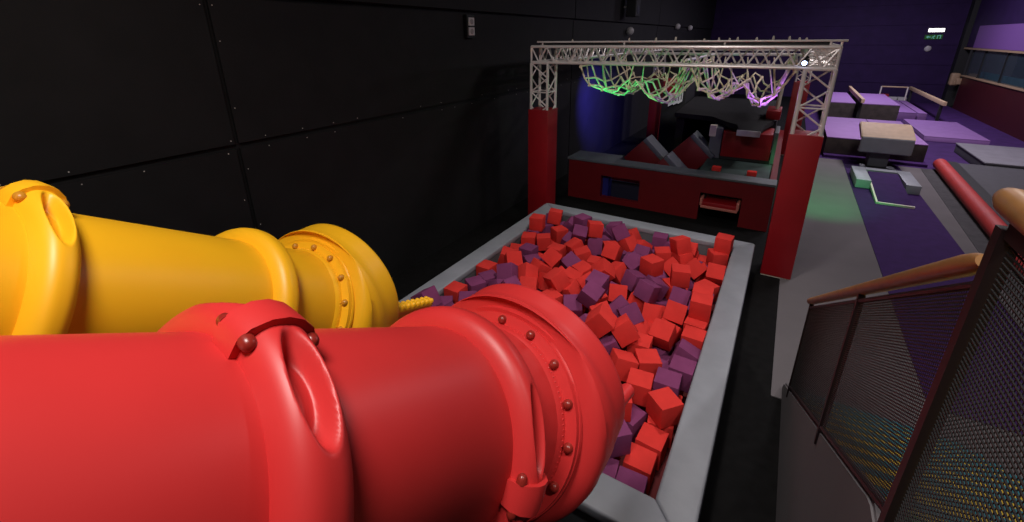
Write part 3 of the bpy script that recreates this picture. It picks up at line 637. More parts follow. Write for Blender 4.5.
# ------------------------------------------------------------------ tube slides
def tube(name, label, C, az, el, mt, mb, phase, s_start, collars, bell_len, lip, lip_el):
    n = Vector((cos(el)*sin(az), cos(el)*cos(az), sin(el))); sd = n.cross(Vector((0, 0, 1))).normalized(); u = sd.cross(n)
    C = Vector(C); T = empty(name, C, label, 'slide')
    def P(s, r, t): return C + n*s + (u*cos(t)+sd*sin(t))*r
    def lathe(bm, prof, N=96, fr=None, rf=None):
        rings = []
        for s, r in prof:
            ring = []
            for j in range(N):
                t = 2*pi*j/N; rr = r if rf is None else rf(s, r, t)
                ring.append(bm.verts.new((fr or P)(s, rr, t)))
            rings.append(ring)
        for A, D in zip(rings, rings[1:]):
            for j in range(N): bm.faces.new((A[j], A[(j+1) % N], D[(j+1) % N], D[j]))
        return rings
    R = .40
    cuts = [s_start] + sorted(c[0] for c in collars) + [0]
    for a, b in zip(cuts, cuts[1:]):
        bm = bmesh.new(); last = (b == 0)
        prof = [(a, R-.03), (a, R)] + [(a+(b-a)*k/24, R) for k in range(1, 24)]
        if last: prof += [(b-.075, R), (b-.065, R+.006), (b-.05, R+.012), (b-.03, R+.016), (b-.026, R+.066), (b-.004, R+.068), (b-.002, R-.03)]
        else: prof += [(b, R), (b, R-.03)]
        rg = lathe(bm, prof)
        for j in range(96): bm.faces.new((rg[-1][j], rg[-1][(j+1) % 96], rg[0][(j+1) % 96], rg[0][j]))
        sec = link('tube_section', bm, mt, T, smooth=True)
        if last:
            fl = bmesh.new()
            for j in range(120):                    # notched weld line round the flange foot
                t = 2*pi*j/120; c = P(b-.045, R+.010, t); d = (u*cos(t)+sd*sin(t))
                dome(fl, c, d, .0045, .006, 6)
            link('seam', fl, mt, sec, smooth=True)
    for i in range(16):
        t = phase + i*radians(22.5); bm = bmesh.new()
        c = P(-.026, R+.038, t); dome(bm, c, -n, .0215, .027, 14)
        link('flange_bolt', bm, mb, T, smooth=True)
    # clamp collars
    for s0, tl, hw in collars:
        prof = []
        for k in range(17):
            a = pi*k/16; ca = -cos(a); prof.append((s0+hw*ca, R-.002+.086*(1-abs(ca)**2.6)**.5 if 0 < k < 16 else R-.004))
        def rf(s, r, t, s0=s0, tl=tl, hw=hw):
            dt = (t-tl+pi) % (2*pi)-pi
            hgt = max(0, r-R+.002)
            for side in (1, -1):                    # spoon shaped recesses beside the clamp
                e = ((dt*side-.45)/.34)**2 + ((s-s0)/(hw*.62))**2
                if e < 1: w = min(1, (1-e)*1.5); r = R-.002 + hgt*(1-.80*w*w*(3-2*w))
            return r
        # finer around the clamp
        bm = bmesh.new(); N = 360
        fine = [(s0+hw*(-cos(pi*k/56)), 0) for k in range(57)]
        prof2 = [(s, R-.002+.086*max(0, 1-abs((s-s0)/hw)**2.6)**.5) for s, _ in fine]
        lathe(bm, prof2, N=N, rf=rf)
        ring = link('clamp_collar', bm, mt, T, smooth=True, sharp=179)
        bm = bmesh.new()
        K = 9; hwL = hw+.018
        rows = []
        for k in range(K):
            t = tl-.105+.21*k/(K-1)
            rows.append([bm.verts.new(P(s0+a, r, t)) for a, r in ((-hwL, R+.0), (-hwL, R+.045), (-hwL+.02, R+.075), (-hw*.5, R+.098), (0, R+.105), (hw*.5, R+.098), (hwL-.02, R+.075), (hwL, R+.045), (hwL, R+.0))])
        for A, D in zip(rows, rows[1:]):
            for j in range(8): bm.faces.new((A[j], A[j+1], D[j+1], D[j]))
        bm.faces.new(rows[0][::-1]); bm.faces.new(rows[-1])
        bmesh.ops.bevel(bm, geom=[e for e in bm.edges if len(e.link_faces) == 2 and e.calc_face_angle(0) > 1.0], offset=.008, segments=2, affect='EDGES')
        lug = link('clamp_lug', bm, mt, ring, smooth=True, sharp=40)
        for sa in (-1, 1):
            for sb in (-1, 1):
                t = tl+sb*.10; tang = (-u*sin(t)+sd*cos(t))*sb
                bm = bmesh.new(); dome(bm, P(s0+sa*(hwL-.020), R+.045, t), tang, .019, .034, 16)
                plabel(link('clamp_bolt', bm, mb, ring, smooth=True), 'glossy domed clamp bolt')
    # bell exit bending level
    L = bell_len; e1 = lip_el*0+.03
    def center(s):
        if s <= 0: return C + n*s, n
        K = 24; p = C.copy(); d = n
        for i in range(K):
            ee = el + (e1-el)*min(1, 1.7*(i+.5)/K*s/L); hz = Vector((sin(az), cos(az), 0))
            d = hz*cos(ee)+Vector((0, 0, 1))*sin(ee); p += d*s/K
        return p, d
    def Pb(s, r, t):
        p, d = center(s); uu = sd.cross(d); return p + (uu*cos(t)+sd*sin(t))*r
    bm = bmesh.new()
    prof = [(0, R-.03), (0, R+.072), (.018, R+.076), (.026, R+.070), (.032, R+.062), (.045, R+.100), (.065, R+.132), (.09, R+.148), (.13, R+.155), (.14, R+.148), (.20, R+.150), (.27, R+.148), (.28, R+.140), (L*.8, R+.140), (L*.96, R+.134), (L, R+.134), (L+.022, R+.132), (L+.034, R+.118), (L+.03, R+.10), (L, R+.09), (L*.7, R+.09), (.2, R+.09), (.08, R-.0), (.02, R-.03)]
    rg = lathe(bm, prof, fr=Pb)
    for j in range(96): bm.faces.new((rg[-1][j], rg[-1][(j+1) % 96], rg[0][(j+1) % 96], rg[0][j]))
    bell = link('exit_bell', bm, mt, T, smooth=True, sharp=50)
    # run-out lip: half pipe tongue with a rolled edge
    bm = bmesh.new(); rows = []; K = 12; N = 30
    r0 = R+.03
    for k in range(K+1):
        s = L*.55 + (L*.45+lip)*k/K; row = []
        for j in range(N+1):
            t = radians(106+148*j/N); g = Pb(min(s, L), r0, t)
            if s > L: g = g + Vector((sin(az), cos(az), lip_el))*(s-L)
            row.append(g)
        rows.append(row)
    V = [[bm.verts.new(g) for g in r] for r in rows]
    V2 = []
    for r, rr in zip(rows, V):
        cc = (r[0]+r[-1])/2; V2.append([bm.verts.new(g+(cc-g)*.05) for g in r])
    for a in range(K):
        for j in range(N):
            bm.faces.new((V[a][j], V[a][j+1], V[a+1][j+1], V[a+1][j])); bm.faces.new((V2[a][j+1], V2[a][j], V2[a+1][j], V2[a+1][j+1]))
        for j in (0, N): bm.faces.new((V[a][j], V[a+1][j], V2[a+1][j], V2[a][j]))
    for a in (0, K):
        for j in range(N): bm.faces.new((V[a][j], V2[a][j], V2[a][j+1], V[a][j+1]))
    tongue = link('runout_lip', bm, mt, T, smooth=True)
    bm = bmesh.new()
    for j in (0, N):
        poly_rod(bm, [r[j] for r in rows[2:]], .042, 12)
    poly_rod(bm, rows[-1], .03, 10)
    if 'yellow' in name:
        for r in rows[3:]:
            for g in (r[0], r[-1]):
                for q in range(3): dome(bm, g+Vector((-.03+.03*q, 0, .02)), (0, 0, 1), .022, .03, 8)
    link('rolled_edge', bm, mt, tongue, smooth=True)
    return T
tube('red_tube_slide', 'thick red plastic tube slide in the foreground aimed into the foam pit', (-.969, 1.33, 1.91), .059, -.531, M['red_tube'], M['red_bolt'], -.105, -4.2,
     [(-.385, 1.60, .070), (-1.275, .10, .082), (-2.9, .2, .08)], .40, .42, -.28)
tube('yellow_tube_slide', 'thick yellow plastic tube slide against the black wall side', (-2.643, 1.422, 1.851), -.143, -.565, M['yellow_tube'], M['yellow_bolt'], .079, -5.0,
     [(-.49, 2.6, .070), (-1.505, .10, .066), (-3.2, .2, .08)], .42, .55, -.45)

# ------------------------------------------------------------------ lighting truss gate
gate = empty('truss_gate', (-1.8, 11.8, 0), 'silver aluminium box truss gate on four red padded towers', 'truss')
def truss(p, q, w, h, nb, wv, hv, name='truss_beam', tow_rungs=False):
    """box truss from p to q (centre line), cross-section w along wv and h along hv"""
    p, q, wv, hv = map(Vector, (p, q, wv, hv)); bm = bmesh.new()
    cs = [wv*(w/2)*a+hv*(h/2)*b for a, b in ((-1, -1), (1, -1), (1, 1), (-1, 1))]
    for c in cs: rod(bm, p+c, q+c, .026, 10)
    for k in range(4):
        a, b = cs[k], cs[(k+1) % 4]
        for i in range(nb):
            s, e = p.lerp(q, i/nb), p.lerp(q, (i+1)/nb); m = (s+e)/2
            rod(bm, s+a, m+b, .014, 6); rod(bm, m+b, e+a, .014, 6)
            if tow_rungs: rod(bm, s+a, s+b, .013, 6)
        rod(bm, p+a, p+b, .02, 8); rod(bm, q+a, q+b, .02, 8)
    return link(name, bm, M['aluminium'], gate, smooth=True)
TW = .36
tow = [(-3.95, 7.57), (.33, 7.57), (-3.95, 16.4), (.33, 16.4)]
for x, y in tow:
    truss((x, y, .05), (x, y, 3.17), TW-.02, TW-.02, 6, (1, 0, 0), (0, 1, 0), 'truss_tower', True)
    link('column_pad', B((x-.21, x+.21, y-.21, y+.21, .02, 2.28 if x > 0 else 2.33), bev=.012), M['red_vinyl'], gate, smooth=True)
    plabel(link('tower_foot', B((x-.2, x+.2, y-.2, y+.2, .001, .02)), M['cream'], gate), 'pale metal foot plate')
for y in (7.57, 16.4): truss((-4.12, y, 3.32), (.50, y, 3.32), TW-.03, .27, 15, (0, 1, 0), (0, 0, 1))
for x in (-3.95, .33): truss((x, 7.75, 3.32), (x, 16.2, 3.32), TW-.03, .27, 24, (1, 0, 0), (0, 0, 1))
# the dense corner block over the right tower
bm = bmesh.new()
for k in range(9): rod(bm, (.14+.045*k, 7.41, 3.2), (.50-.03*k, 7.41, 3.44), .007, 5)
for k in range(7): rod(bm, (.16, 7.42, 3.2+.035*k), (.49, 7.42, 3.24+.03*k), .006, 5)
link('corner_brace', bm, M['aluminium'], gate)
bm = bmesh.new(); rod(bm, (-4.0, 7.40, 3.535), (.56, 7.40, 3.535), .014, 8)
for x in (-3.9, -2.4, -.9, .38, .50): rod(bm, (x, 7.42, 3.46), (x, 7.42, 3.53), .015, 6)
link('top_rail', bm, M['aluminium'], gate, smooth=True)
plabel(link('top_board', B((-3.98, .40, 7.43, 7.75, 3.485, 3.525)), M['black'], gate), 'flat black board over the truss')
bm = bmesh.new()
for x in (-3.4, -2.35, -1.95, -1.62, -1.2, -1.0, -.85, -.75, -.5, -.3, -.1, .02, .1):
    dome(bm, (x, 7.46+random.random()*.2, 3.525), (0, 0, 1), .018, .05+random.random()*.03, 6)
o = link('cable_clip', bm, M['cream'], gate)
sp = empty('stage_lamp', (.16, 7.36, 3.28), 'small stage lamp glowing blue-white under the right end of the truss', 'lamp')
bm = bmesh.new(); rod(bm, (.14, 7.50, 3.30), (.13, 7.36, 3.25), .045, 14); link('housing', bm, M['black'], sp)
bm = bmesh.new(); dome(bm, (.13, 7.355, 3.25), (0, -1, -.3), .030, .01, 12); link('lens', bm, M['lit_blue'], sp)

# ------------------------------------------------------------------ rope nets
def net(name, label, xa, xb, ya, yb, lobes, sag, seed):
    rnd = random.Random(seed); bm = bmesh.new(); NU, NV = 8*lobes, 6; zt = 3.17
    G = []
    for i in range(NU+1):
        u = i/NU; row = []
        for j in range(NV+1):
            v = j/NV
            lob = abs(sin(pi*lobes*u))**.75
            if lobes == 2 and u > .5: lob *= 1.12
            z = zt - .04 - sag*lob*(.62+.38*sin(pi*v))*(1 if 0 < i < NU else .0)
            if i % (NU//lobes) == 0 and 0 < i < NU: z = zt - sag*.62
            x = xa+(xb-xa)*(u + .10*(.5-u)*sin(pi*v)) + rnd.gauss(0, .018); y = ya+(yb-ya)*v + rnd.gauss(0, .035)
            row.append(Vector((x, y, z+rnd.gauss(0, .022))))
        G.append(row)
    T = None
    # ropes across (U shapes)
    for j in range(NV+1):
        pts = [G[i][j] for i in range(NU+1)]; poly_rod(bm, pts, .0165, 6)
    for i in range(NU+1):
        if i % 2 == 0 or i in (1, NU-1):
            poly_rod(bm, [G[i][j] for j in range(NV+1)], .0165, 6)
    for i in range(0, NU, 2):                       # diagonal ropes
        for j in range(NV):
            if rnd.random() < .3: rod(bm, G[i][j], G[i+1][j+1] if rnd.random() < .5 else G[i+1][j], .013, 6)
    for i in (2, NU//2, NU-2):                      # hangers up to the truss
        for j in (0, 2, 5): rod(bm, G[i][j], (G[i][j].x+rnd.gauss(0, .12), 7.72 if j == 0 else G[i][j].y, 3.22), .012, 6)
    for i in (0, NU):
        for j in range(0, NV+1, 1): rod(bm, G[i][j], (G[i][j].x, G[i][j].y, 3.24), .015, 6)
    o = link(name, bm, M['rope'], smooth=True)
    bm = bmesh.new()
    for i in range(0, NU+1, 2):
        for j in range(0, NV+1, 2): dome(bm, G[i][j]-Vector((0, 0, .028)), (0, 0, 1), .030, .056, 8)
    k = link('knot', bm, M['rope'], o, smooth=True); k['kind'] = 'stuff'
    return tag(o, label, 'net', 'rope nets under the truss')
net('rope_net', 'beige rope net sagging in two swags at the left, lit green', -3.32, -1.50, 7.78, 10.4, 2, .66, 3)
net('rope_net', 'beige rope net sagging under the truss at the right, lit violet', -1.42, .02, 7.78, 10.4, 2, .62, 8)
for x in (-3.34, -1.46, .03):
    bm = bmesh.new(); rod(bm, (x, 7.7, 3.25), (x, 10.6, 3.25), .025, 8)
    link('net_bar', bm, M['aluminium'], gate, smooth=True)
bm = bmesh.new(); rod(bm, (-3.95, 10.6, 3.25), (.33, 10.6, 3.25), .03, 8); link('net_bar', bm, M['aluminium'], gate, smooth=True)

# ------------------------------------------------------------------ obstacle course under the truss
ob = empty('padded_barrier', (-2.0, 9.3, 0), 'long low dark red padded barrier with two openings behind the pit', 'barrier')
ZB = .92
link('front_panel', B((-4.11, -3.31, 9.25, 9.40, .001, ZB), (-2.42, -1.17, 9.25, 9.40, .001, ZB), (-.40, .115, 9.25, 9.40, .001, ZB),
     (-3.31, -2.42, 9.25, 9.40, .64, ZB), (-1.17, -.40, 9.25, 9.40, .60, ZB), (-3.31, -2.42, 9.25, 9.4, .001, .12)), M['red_dark'], ob)
plabel(link('top_pad', B((-4.15, -3.06, 9.22, 9.98, ZB, ZB+.05), (-3.06, .13, 9.22, 9.62, ZB, ZB+.05), bev=.012), M['grey_pad'], ob, smooth=True), 'grey padded coping')
link('side_panel', B((.0, .115, 9.40, 15.5, .001, ZB)), M['red_dark'], ob)
plabel(link('inner_panel', B((-3.31, -3.18, 9.41, 9.69, .02, .91)), M['blue_inner'], ob), 'deep blue inner jamb of the left opening')
plabel(link('inner_panel', B((-3.17, -2.38, 9.62, 9.68, .02, .44)), M['navy'], ob), 'navy inner panel of the left opening')
tag(link('crawl_bar', B((-3.16, -2.38, 9.50, 9.60, .49, .60), bev=.03), M['magenta'], smooth=True), 'magenta padded bar inside the left opening of the barrier', 'bar')
t = empty('swing_seat', (-.78, 9.3, .45), 'glossy red padded seat hanging in the right opening of the barrier', 'seat')
link('seat_pad', B((-1.12, -.44, 9.12, 9.62, .36, .46), bev=.03), M['red_vinyl'], t, smooth=True)
link('seat_trim', B((-1.14, -1.09, 9.10, 9.60, .37, .52), (-.47, -.42, 9.10, 9.60, .37, .52), (-1.12, -.44, 9.09, 9.13, .33, .38), bev=.012), M['red_edge'], t, smooth=True)
bm = bmesh.new(); rod(bm, (-1.08, 9.36, .45), (-1.08, 9.36, .62), .015); rod(bm, (-.48, 9.36, .45), (-.48, 9.36, .62), .015); link('strap', bm, M['black'], t)
# platform floor and what stands on it
tag(link('course_floor', B((-1.35, -.0, 9.62, 12.6, .30, .88)), M['floor_green']), 'dark green-grey raised floor mat behind the barrier', 'floor mat')
tag(link('course_floor', B((-3.97, -1.36, 9.70, 12.6, .08, .30)), M['slab']), 'dark sunken mat under the tilted step pads', 'floor mat')
for x, y, lb in ((-1.02, 10.05, 'left red foam block on the raised floor behind the barrier'), (-.34, 10.0, 'right red foam block on the raised floor behind the barrier')):
    tag(link('foam_block', B((x-.09, x+.09, y-.07, y+.07, .88, .98), bev=.02), M['foam_red'], smooth=True), lb, 'foam block', 'foam blocks on the raised floor')
for k, (x, z, y, lb) in enumerate(((-2.68, .82, 10.75, 'left red tilted step pad with a grey edge'), (-2.02, .62, 10.1, 'middle red tilted step pad with a violet lit edge'), (-1.72, .92, 11.3, 'right red tilted step pad behind the middle one'))):
    t = empty('step_pad', (x, y, z), lb, 'step pad', 'tilted step pads')
    R = Matrix.Translation((x, y, z)) @ Matrix.Rotation(radians(43), 4, 'Y')
    link('pad_body', B((-.36, .36, -.25, .25, -.38, .26, R), bev=.02), M['red_dark'], t, smooth=True)
    link('pad_edge', B((-.36, .36, -.26, .26, .26, .37, R), bev=.02), M['grey_pad'], t, smooth=True)
    # leg to the sunken mat
    bm = bmesh.new(); rod(bm, (x, y, .3), (x, y, z), .05, 8); link('leg', bm, M['black'], t)
t = empty('red_vault_box', (-.6, 11.4, .88), 'red padded box with grey side posts under the dark slab', 'box')
link('box_pad', B((-1.10, -.10, 11.1, 12.0, .96, 1.55), bev=.02), M['red_vinyl'], t, smooth=True)
link('base_pad', B((-1.12, -.08, 11.12, 12.0, .885, .97), bev=.01), M['black'], t)
for a, b in ((-1.38, -1.12), (-.08, .0)): plabel(link('side_post', B((a, b, 11.15, 12.1, .885, 1.60), bev=.015), M['grey_pad'], t), 'grey side post')
plabel(link('post_cap', B((-1.40, -1.26, 11.10, 11.25, 1.40, 1.66), bev=.01), M['cream'], t), 'pale cap on the left post')
# large dark landing slab with a spout
bm = bmesh.new(); prism(bm, [(-2.42, 12.05), (-1.47, 11.9), (-1.13, 11.34), (-.81, 10.97), (-.76, 10.35), (-.34, 10.35), (-.30, 11.2), (-.15, 12.01), (-.1, 15.9), (-2.6, 15.9)], 2, 1.62, 1.74)
bmesh.ops.bevel(bm, geom=bm.edges[:], offset=.02, segments=2, affect='EDGES')
sl = tag(link('landing_slab', bm, M['slab'], smooth=True), 'large dark grey raised slab with a narrow spout behind the rope nets', 'platform')
plabel(link('spout_edge', B((-.77, -.33, 10.31, 10.36, 1.62, 1.74), bev=.008), M['white_grey'], sl), 'pale edge of the spout')
plabel(link('support_wall', B((-2.4, -2.2, 12.3, 15.8, .001, 1.62), (-.3, -.1, 12.7, 15.8, .001, 1.62), (-2.4, -.1, 15.6, 15.8, .001, 1.62)), M['black'], sl), 'black wall under the slab')
tag(link('red_block', B((-.34, -.04, 12.0, 12.9, 1.745, 1.95), bev=.02), M['red_vinyl'], smooth=True), 'small red padded block on the right edge of the dark slab', 'block')
bm = bmesh.new(); rod(bm, (-.14, 12.4, 1.95), (-.12, 12.4, 2.5), .045, 12); dome(bm, (-.12, 12.4, 2.5), (0, 0, 1), .045, .03)
tag(link('cream_post', bm, M['cream'], smooth=True), 'short cream post standing on the small red block', 'post')
# black tower with the white sign
t = empty('black_cabin', (-3.0, 15.0, 0), 'tall black cabin between the rear red tower and the dark slab', 'cabin')
link('cabin_wall', B((-3.32, -2.62, 14.4, 15.9, .001, 3.1), bev=.02), M['black'], t)
link('red_header', B((-3.30, -2.74, 14.30, 14.4, 1.98, 2.42), bev=.02), M['red_vinyl'], t, smooth=True)
sg = empty('hanging_sign', (-2.87, 14.2, 1.8), 'white lettered panel hanging on the black cabin', 'sign')
sx = lambda x: -3.07+(x+3.36)*.87
sz = lambda z: 1.58+(z-1.62)*.70
bm = bmesh.new()
prism(bm, [(sx(x), sz(z)) for x, z in ((-3.36, 1.62), (-3.20, 1.74), (-3.18, 1.70), (-3.05, 1.80), (-3.03, 1.76), (-2.90, 1.88), (-2.90, 2.26), (-2.96, 2.28), (-2.98, 2.20), (-3.04, 2.28), (-3.10, 2.26), (-3.12, 2.18), (-3.20, 2.25), (-3.24, 2.14), (-3.36, 2.20))], 1, 14.18, 14.20)
link('sign_panel', bm, M['white'], sg)
bm = bmesh.new()
for x0, z0, z1 in ((-3.30, 1.80, 2.05), (-3.22, 1.84, 2.10), (-3.12, 1.88, 2.12), (-3.04, 1.90, 2.15), (-2.95, 1.96, 2.18)): B((sx(x0), sx(x0)+.02, 14.172, 14.18, sz(z0), sz(z1)), bm=bm)
link('lettering', bm, M['slab'], sg)
link('sign_cord', B((-2.69, -2.675, 14.17, 14.19, 1.85, 2.5)), M['white'], sg)
link('sign_bracket', B((-3.0, -2.72, 14.2, 14.4, 1.86, 1.9)), M['black'], sg)

# ------------------------------------------------------------------ gym hall
tag(link('vault_runway', B((1.78, 3.10, 5.2, 16.3, .013, .025)), M['runway']), 'long purple carpet runway strip across the grey floor', 'runway')
# vaulting springboard inside a U-shaped safety collar
t = empty('safety_collar', (2.45, 14.2, .025), 'grey foam U-shaped collar around the springboard', 'collar')
link('foam_collar', B((1.84, 2.14, 13.35, 14.75, .026, .24), (2.80, 3.08, 13.35, 14.75, .026, .24), (2.14, 2.80, 14.5, 14.75, .026, .24), bev=.015), M['grey_vinyl'], t, smooth=True)
t = empty('springboard', (2.45, 13.5, .025), 'purple topped springboard with a pale wooden edge', 'springboard')
R = Matrix.Translation((2.47, 13.2, .10)) @ Matrix.Rotation(radians(4.5), 4, 'X')
link('deck', B((-.31, .31, -1.0, 1.15, .0, .05, R), bev=.01), M['runway'], t, smooth=True)
link('wood_edge', B((-.33, .33, -1.04, -1.0, -.02, .05, R), (-.345, -.31, -1.04, .6, -.02, .05, R)), M['cream'], t)
link('base_board', B((2.16, 2.78, 12.2, 14.2, .026, .05)), M['cream'], t)
for y in (13.6, 14.2): link('spring', rod(bmesh.new(), (2.3, y, .05), (2.3, y, .13), .04), M['aluminium'], t)
# vaulting table
t = empty('vaulting_table', (2.6, 16.0, 0), 'tan topped vaulting table on a grey column', 'vaulting table')
bm = bmesh.new(); prism(bm, [(15.55, .90), (15.62, .96), (15.9, 1.03), (16.45, 1.18), (16.6, 1.18), (16.62, 1.04), (15.75, .83)], 0, 2.0, 3.18)
bmesh.ops.bevel(bm, geom=bm.edges[:], offset=.02, segments=3, affect='EDGES'); link('top_pad', bm, M['tan'], t, smooth=True)
bm = bmesh.new(); prism(bm, [(15.54, .48), (15.54, .92), (15.66, .90), (15.80, .50), (15.72, .46)], 0, 2.01, 3.17)
bmesh.ops.bevel(bm, geom=bm.edges[:], offset=.025, segments=3, affect='EDGES'); plabel(link('front_pad', bm, M['grey_vinyl'], t, smooth=True), 'grey rounded front pad')
link('frame', B((2.2, 2.9, 15.75, 16.5, .70, .95)), M['black'], t)
link('column', B((2.30, 2.76, 15.7, 16.2, .06, .75), bev=.05), M['grey_pad'], t, smooth=True)
link('base', B((2.15, 2.95, 15.55, 16.5, .015, .06), bev=.01), M['black'], t)
# lilac landing mats
def landing(name, label, x0, x1, y0, y1, z0, z1, side='mat_side', seam=None, grp='lilac landing mats'):
    t = empty(name, ((x0+x1)/2, (y0+y1)/2, z0), label, 'mat', grp)
    link('foam_body', B((x0, x1, y0, y1, z0, z1-.035), bev=.02), M[side], t, smooth=True)
    if seam: link('cover', B((x0, seam-.01, y0, y1, z1-.035, z1), (seam+.01, x1, y0, y1, z1-.035, z1), bev=.012), M['lilac'], t, smooth=True)
    else: link('cover', B((x0, x1, y0, y1, z1-.035, z1), bev=.012), M['lilac'], t, smooth=True)
    return t
landing('landing_mat', 'thick lilac landing mat directly behind the vaulting table', 1.30, 3.72, 16.75, 21.1, .10, .62, seam=2.7)
tag(link('base_mat', B((1.30, 3.78, 16.5, 21.3, .015, .10), bev=.015), M['gym_floor']), 'thin purple base mat under the thick landing mat', 'mat')
landing('landing_mat', 'thick lilac landing mat at the back, left of the wooden beam end', 1.60, 2.53, 23.4, 27.6, .015, .93)
landing('landing_mat', 'thick lilac landing mat at the back, right of the wooden beam end', 2.75, 3.98, 23.4, 27.6, .015, .93)
landing('landing_mat', 'wide thin lilac mat beside the vault landing mat', 4.45, 6.15, 20.9, 24.9, .015, .20, 'lilac')
landing('landing_mat', 'left thin lilac mat under the high beam', 4.30, 5.05, 26.0, 30.8, .015, .34, 'lilac')
landing('landing_mat', 'right thin lilac mat under the high beam', 5.10, 5.40, 26.0, 30.8, .015, .34, 'lilac')
# grey crash mat
t = empty('crash_mat', (6.1, 17.8, .014), 'grey crash mat by the red wall at the right', 'mat')
link('foam_body', B((4.92, 7.3, 16.55, 19.3, .015, .29), bev=.03), M['tramp'], t, smooth=True)
link('cover', B((4.90, 7.32, 16.53, 19.32, .27, .32), bev=.02), M['grey_mat'], t, smooth=True)
# tumbling track
t = empty('tumble_track', (5.5, 13.5, .012), 'dark grey tumbling track with a red rolled edge', 'tumbling track')
bm = bmesh.new(); prism(bm, [(4.24, 16.5), (7.25, 16.5), (7.25, 7.6), (3.84, 7.6)], 2, .013, .24); link('bed', bm, M['tramp'], t)
bm = bmesh.new(); prism(bm, [(4.11, 16.5), (4.36, 16.5), (3.96, 7.6), (3.70, 7.6)], 2, .02, .262); bmesh.ops.bevel(bm, geom=bm.edges[:], offset=.012, segments=2, affect='EDGES'); link('edge_strip', bm, M['black'], t)
bm = bmesh.new(); rod(bm, (4.01, 16.45, .17), (3.61, 7.6, .17), .155, 24); plabel(link('edge_roll', bm, M['red_roll'], t, smooth=True), 'bright red rolled edge pad')
bm = bmesh.new(); prism(bm, [(3.60, 16.3), (3.90, 16.3), (3.50, 7.6), (3.22, 7.6)], 2, .013, .02); tag(link('floor_strip', bm, M['carpet_dark']), 'dark grey carpet strip along the red rolled edge', 'carpet')
# balance beams
def beam(label, x, y0, y1, z, mcol='beam_wood'):
    t = empty('balance_beam', (x, (y0+y1)/2, 0), label, 'balance beam', 'balance beams')
    link('beam', B((x-.06, x+.06, y0, y1, z-.16, z), bev=.02), M[mcol], t, smooth=True)
    for y in (y0+.45, y1-.45):
        bm = B((x-.05, x+.05, y-.06, y+.06, .03, z-.16)); B((x-.09, x+.09, y-.25, y+.25, .015, .07), bm=bm)
        link('leg', bm, M['black'], t)
beam('tall wooden balance beam on black legs over the thin lilac mats', 5.62, 24.9, 31.9, .98)
beam('wooden balance beam end rising over the far thick lilac mat', 2.64, 22.5, 28.2, 1.20)
t = empty('uneven_bars', (5.0, 31.2, 0), 'low wooden bar on thin posts by the purple back wall', 'bars')
link('bar', rod(bmesh.new(), (4.3, 31.2, .98), (5.4, 31.2, .98), .035, 10), M['beam_wood'], t)
for x in (4.3, 5.4): link('post', rod(bmesh.new(), (x, 31.2, .015), (x, 31.2, 1.0), .035, 10), M['aluminium'], t)
tag(link('red_crate', B((4.35, 4.75, 31.5, 31.9, .015, .55), bev=.02), M['red_vinyl']), 'small red crate by the purple back wall', 'crate')
for x, lb in ((4.95, 'left white tub by the purple back wall'), (5.35, 'right white tub by the purple back wall')):
    bm = bmesh.new(); prism(bm, [(x-.14, .015), (x+.14, .015), (x+.2, .42), (x-.2, .42)], 1, 31.5, 31.85); bmesh.ops.bevel(bm, geom=bm.edges[:], offset=.02, segments=2, affect='EDGES')
    tag(link('tub', bm, M['white_grey']), lb, 'tub', 'white tubs')

# ------------------------------------------------------------------ stairs, railing and landing
SL = .62; ZL = 2.0; YT = 1.62
st = empty('staircase', (1.2, 3.0, 0), 'staircase going down beside the foam pit with yellow and teal steps', 'stairs')
N = 11
for k in range(N):
    z1 = ZL-(k+1)*ZL/(N+0)+ZL/N - ZL/N; z1 = ZL-(k+1)*(ZL/N)
    if z1 < .05: break
    ya = YT+k*.293
    y_c = M['step_yellow']
    s_ = link('step', B((.570, 1.87, ya, ya+.30, max(.001, z1-.22), z1-.004)), M['step_yellow'], st)
    plabel(link('nosing', B((.572, 1.872, ya+.262, ya+.303, z1-.035, z1)), M['step_teal'], s_), 'teal stair nosing')
tag(link('stair_landing', B((.57, 3.2, -1.6, YT, ZL-.2, ZL-.004)), M['step_yellow']), 'yellow floor at the top of the stairs', 'landing')
plabel(link('stripe', B(*[(.572, 3.2, YT-.10-.16*k, YT-.05-.16*k, ZL-.01, ZL) for k in range(9)]), M['step_teal'], bpy.data.objects['stair_landing']), 'teal stripes')
bm = bmesh.new(); prism(bm, [(4.75, .001), (4.66, .14), (1.64, 2.03), (1.58, 2.04), (-1.6, 2.04), (-1.6, .001)], 0, .497, .565)
bmesh.ops.bevel(bm, geom=[e for e in bm.edges if abs(e.verts[0].co.x-e.verts[1].co.x) < .01], offset=.015, segments=2, affect='EDGES')
tag(link('stringer_wall', bm, M['carpet'], smooth=True), 'grey carpeted side wall of the stairs sloping down to the floor', 'wall')
tag(link('landing_edge', B((.58, .66, 1.25, 1.60, 2.001, 2.05)), M['step_green']), 'small green mat edge at the foot of the big post', 'mat')
ra = empty('stair_railing', (.5, 3.0, 0), 'stair railing with wooden handrail and black wire mesh panels', 'railing')
def hz(y): return 3.02+(1.5-y)*(3.02-1.36)/(4.24-1.5)
def bz(y): return 2.06-(y-1.62)*SL
for y, top in ((4.18, hz(4.18)), (2.58, hz(2.58)), ):
    link('post', B((.486, .516, y-.014, y+.014, bz(y)-.12, top-.01)), M['post'], ra)
bm = bmesh.new(); poly_rod(bm, [(.5, y, hz(y)+.02) for y in (4.30, 4.28, 4.2, 3.4, 2.5, 1.7, 1.56, 1.50, 1.47)], lambda f: .018 if f in (0, 1) else .026 if f > .8 else .030, 16); plabel(link('handrail', bm, M['wood'], ra, smooth=True), 'varnished wooden handrail')
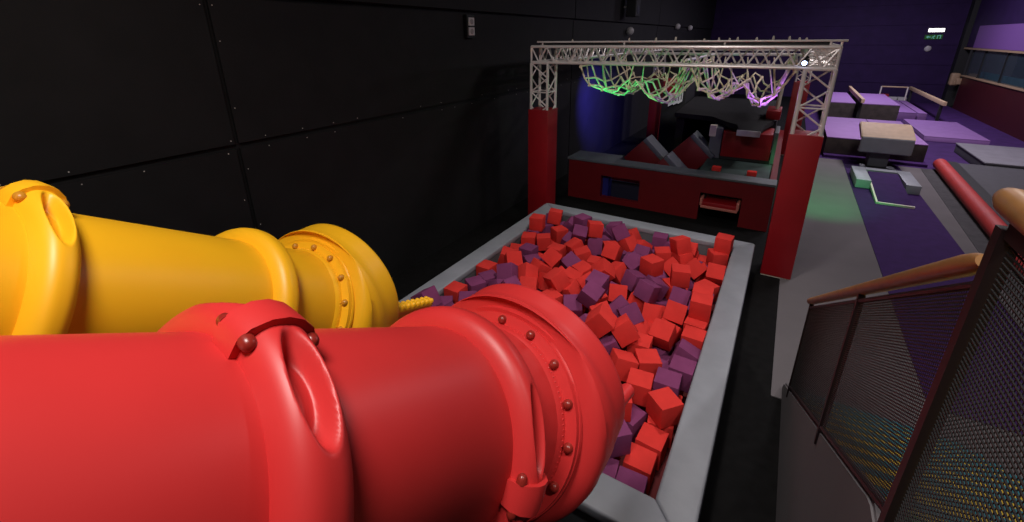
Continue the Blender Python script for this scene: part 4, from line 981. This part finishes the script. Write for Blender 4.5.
bm = bmesh.new(); rod(bm, (.5, 4.2, hz(4.2)-.05), (.5, 1.45, hz(1.45)-.05), .012, 8); rod(bm, (.5, 4.2, bz(4.2)), (.5, 1.45, bz(1.45)), .012, 8); link('rail_bar', bm, M['post'], ra)
def mesh_panel(ya, yb, zlo, zhi, parent, sp=.0125, r=.0024):
    bm = bmesh.new(); k = int((yb-ya)/.0135)
    for i in range(k+1):
        y = ya+(yb-ya)*i/k; B((.4992, .5008, y-.0008, y+.0008, zlo(y), zhi(y)), bm=bm)
    m = int((zhi(ya)-zlo(ya))/sp)
    for i in range(m+1):
        f = i/m; za, zb = zlo(ya)+(zhi(ya)-zlo(ya))*f, zlo(yb)+(zhi(yb)-zlo(yb))*f
        v = [bm.verts.new((x, y, z+d)) for y, z in ((ya, za), (yb, zb)) for x in (.4965, .5005) for d in (-r, r)]
        for q in ((0, 1, 5, 4), (2, 6, 7, 3), (0, 4, 6, 2), (1, 3, 7, 5), (0, 2, 3, 1), (4, 5, 7, 6)): bm.faces.new([v[a] for a in q])
    link('mesh_panel', bm, M['mesh'], parent)
mesh_panel(2.605, 4.155, lambda y: bz(y), lambda y: hz(y)-.05, ra)
mesh_panel(1.46, 2.555, lambda y: bz(y), lambda y: hz(y)-.05, ra)
rl = empty('landing_railing', (.5, .3, 2.04), 'level landing railing with a rounded wooden handrail end, nearest the camera', 'railing')
for ya in (1.385, .02): link('post', B((.48, .52, ya+.005, ya+.045, 2.045, 3.17)), M['post'], rl)
bm = bmesh.new()
poly_rod(bm, [(.5, 1.50-.0*k, 3.225) for k in range(1)] + [(.5, 1.48, 3.225), (.5, 1.44, 3.225), (.5, 1.2, 3.225), (.5, .5, 3.225), (.5, -1.4, 3.225)], lambda f: .010 if f < .05 else .027 if f < .25 else .035, 18)
plabel(link('handrail', bm, M['wood'], rl, smooth=True), 'varnished wooden handrail with rounded end')
link('rail_bar', B((.488, .512, -1.4, 1.39, 3.15, 3.19), (.488, .512, -1.4, 1.39, 2.06, 2.09)), M['post'], rl)
mesh_panel(.07, 1.38, lambda y: 2.09, lambda y: 3.15, rl, .014, .0017)
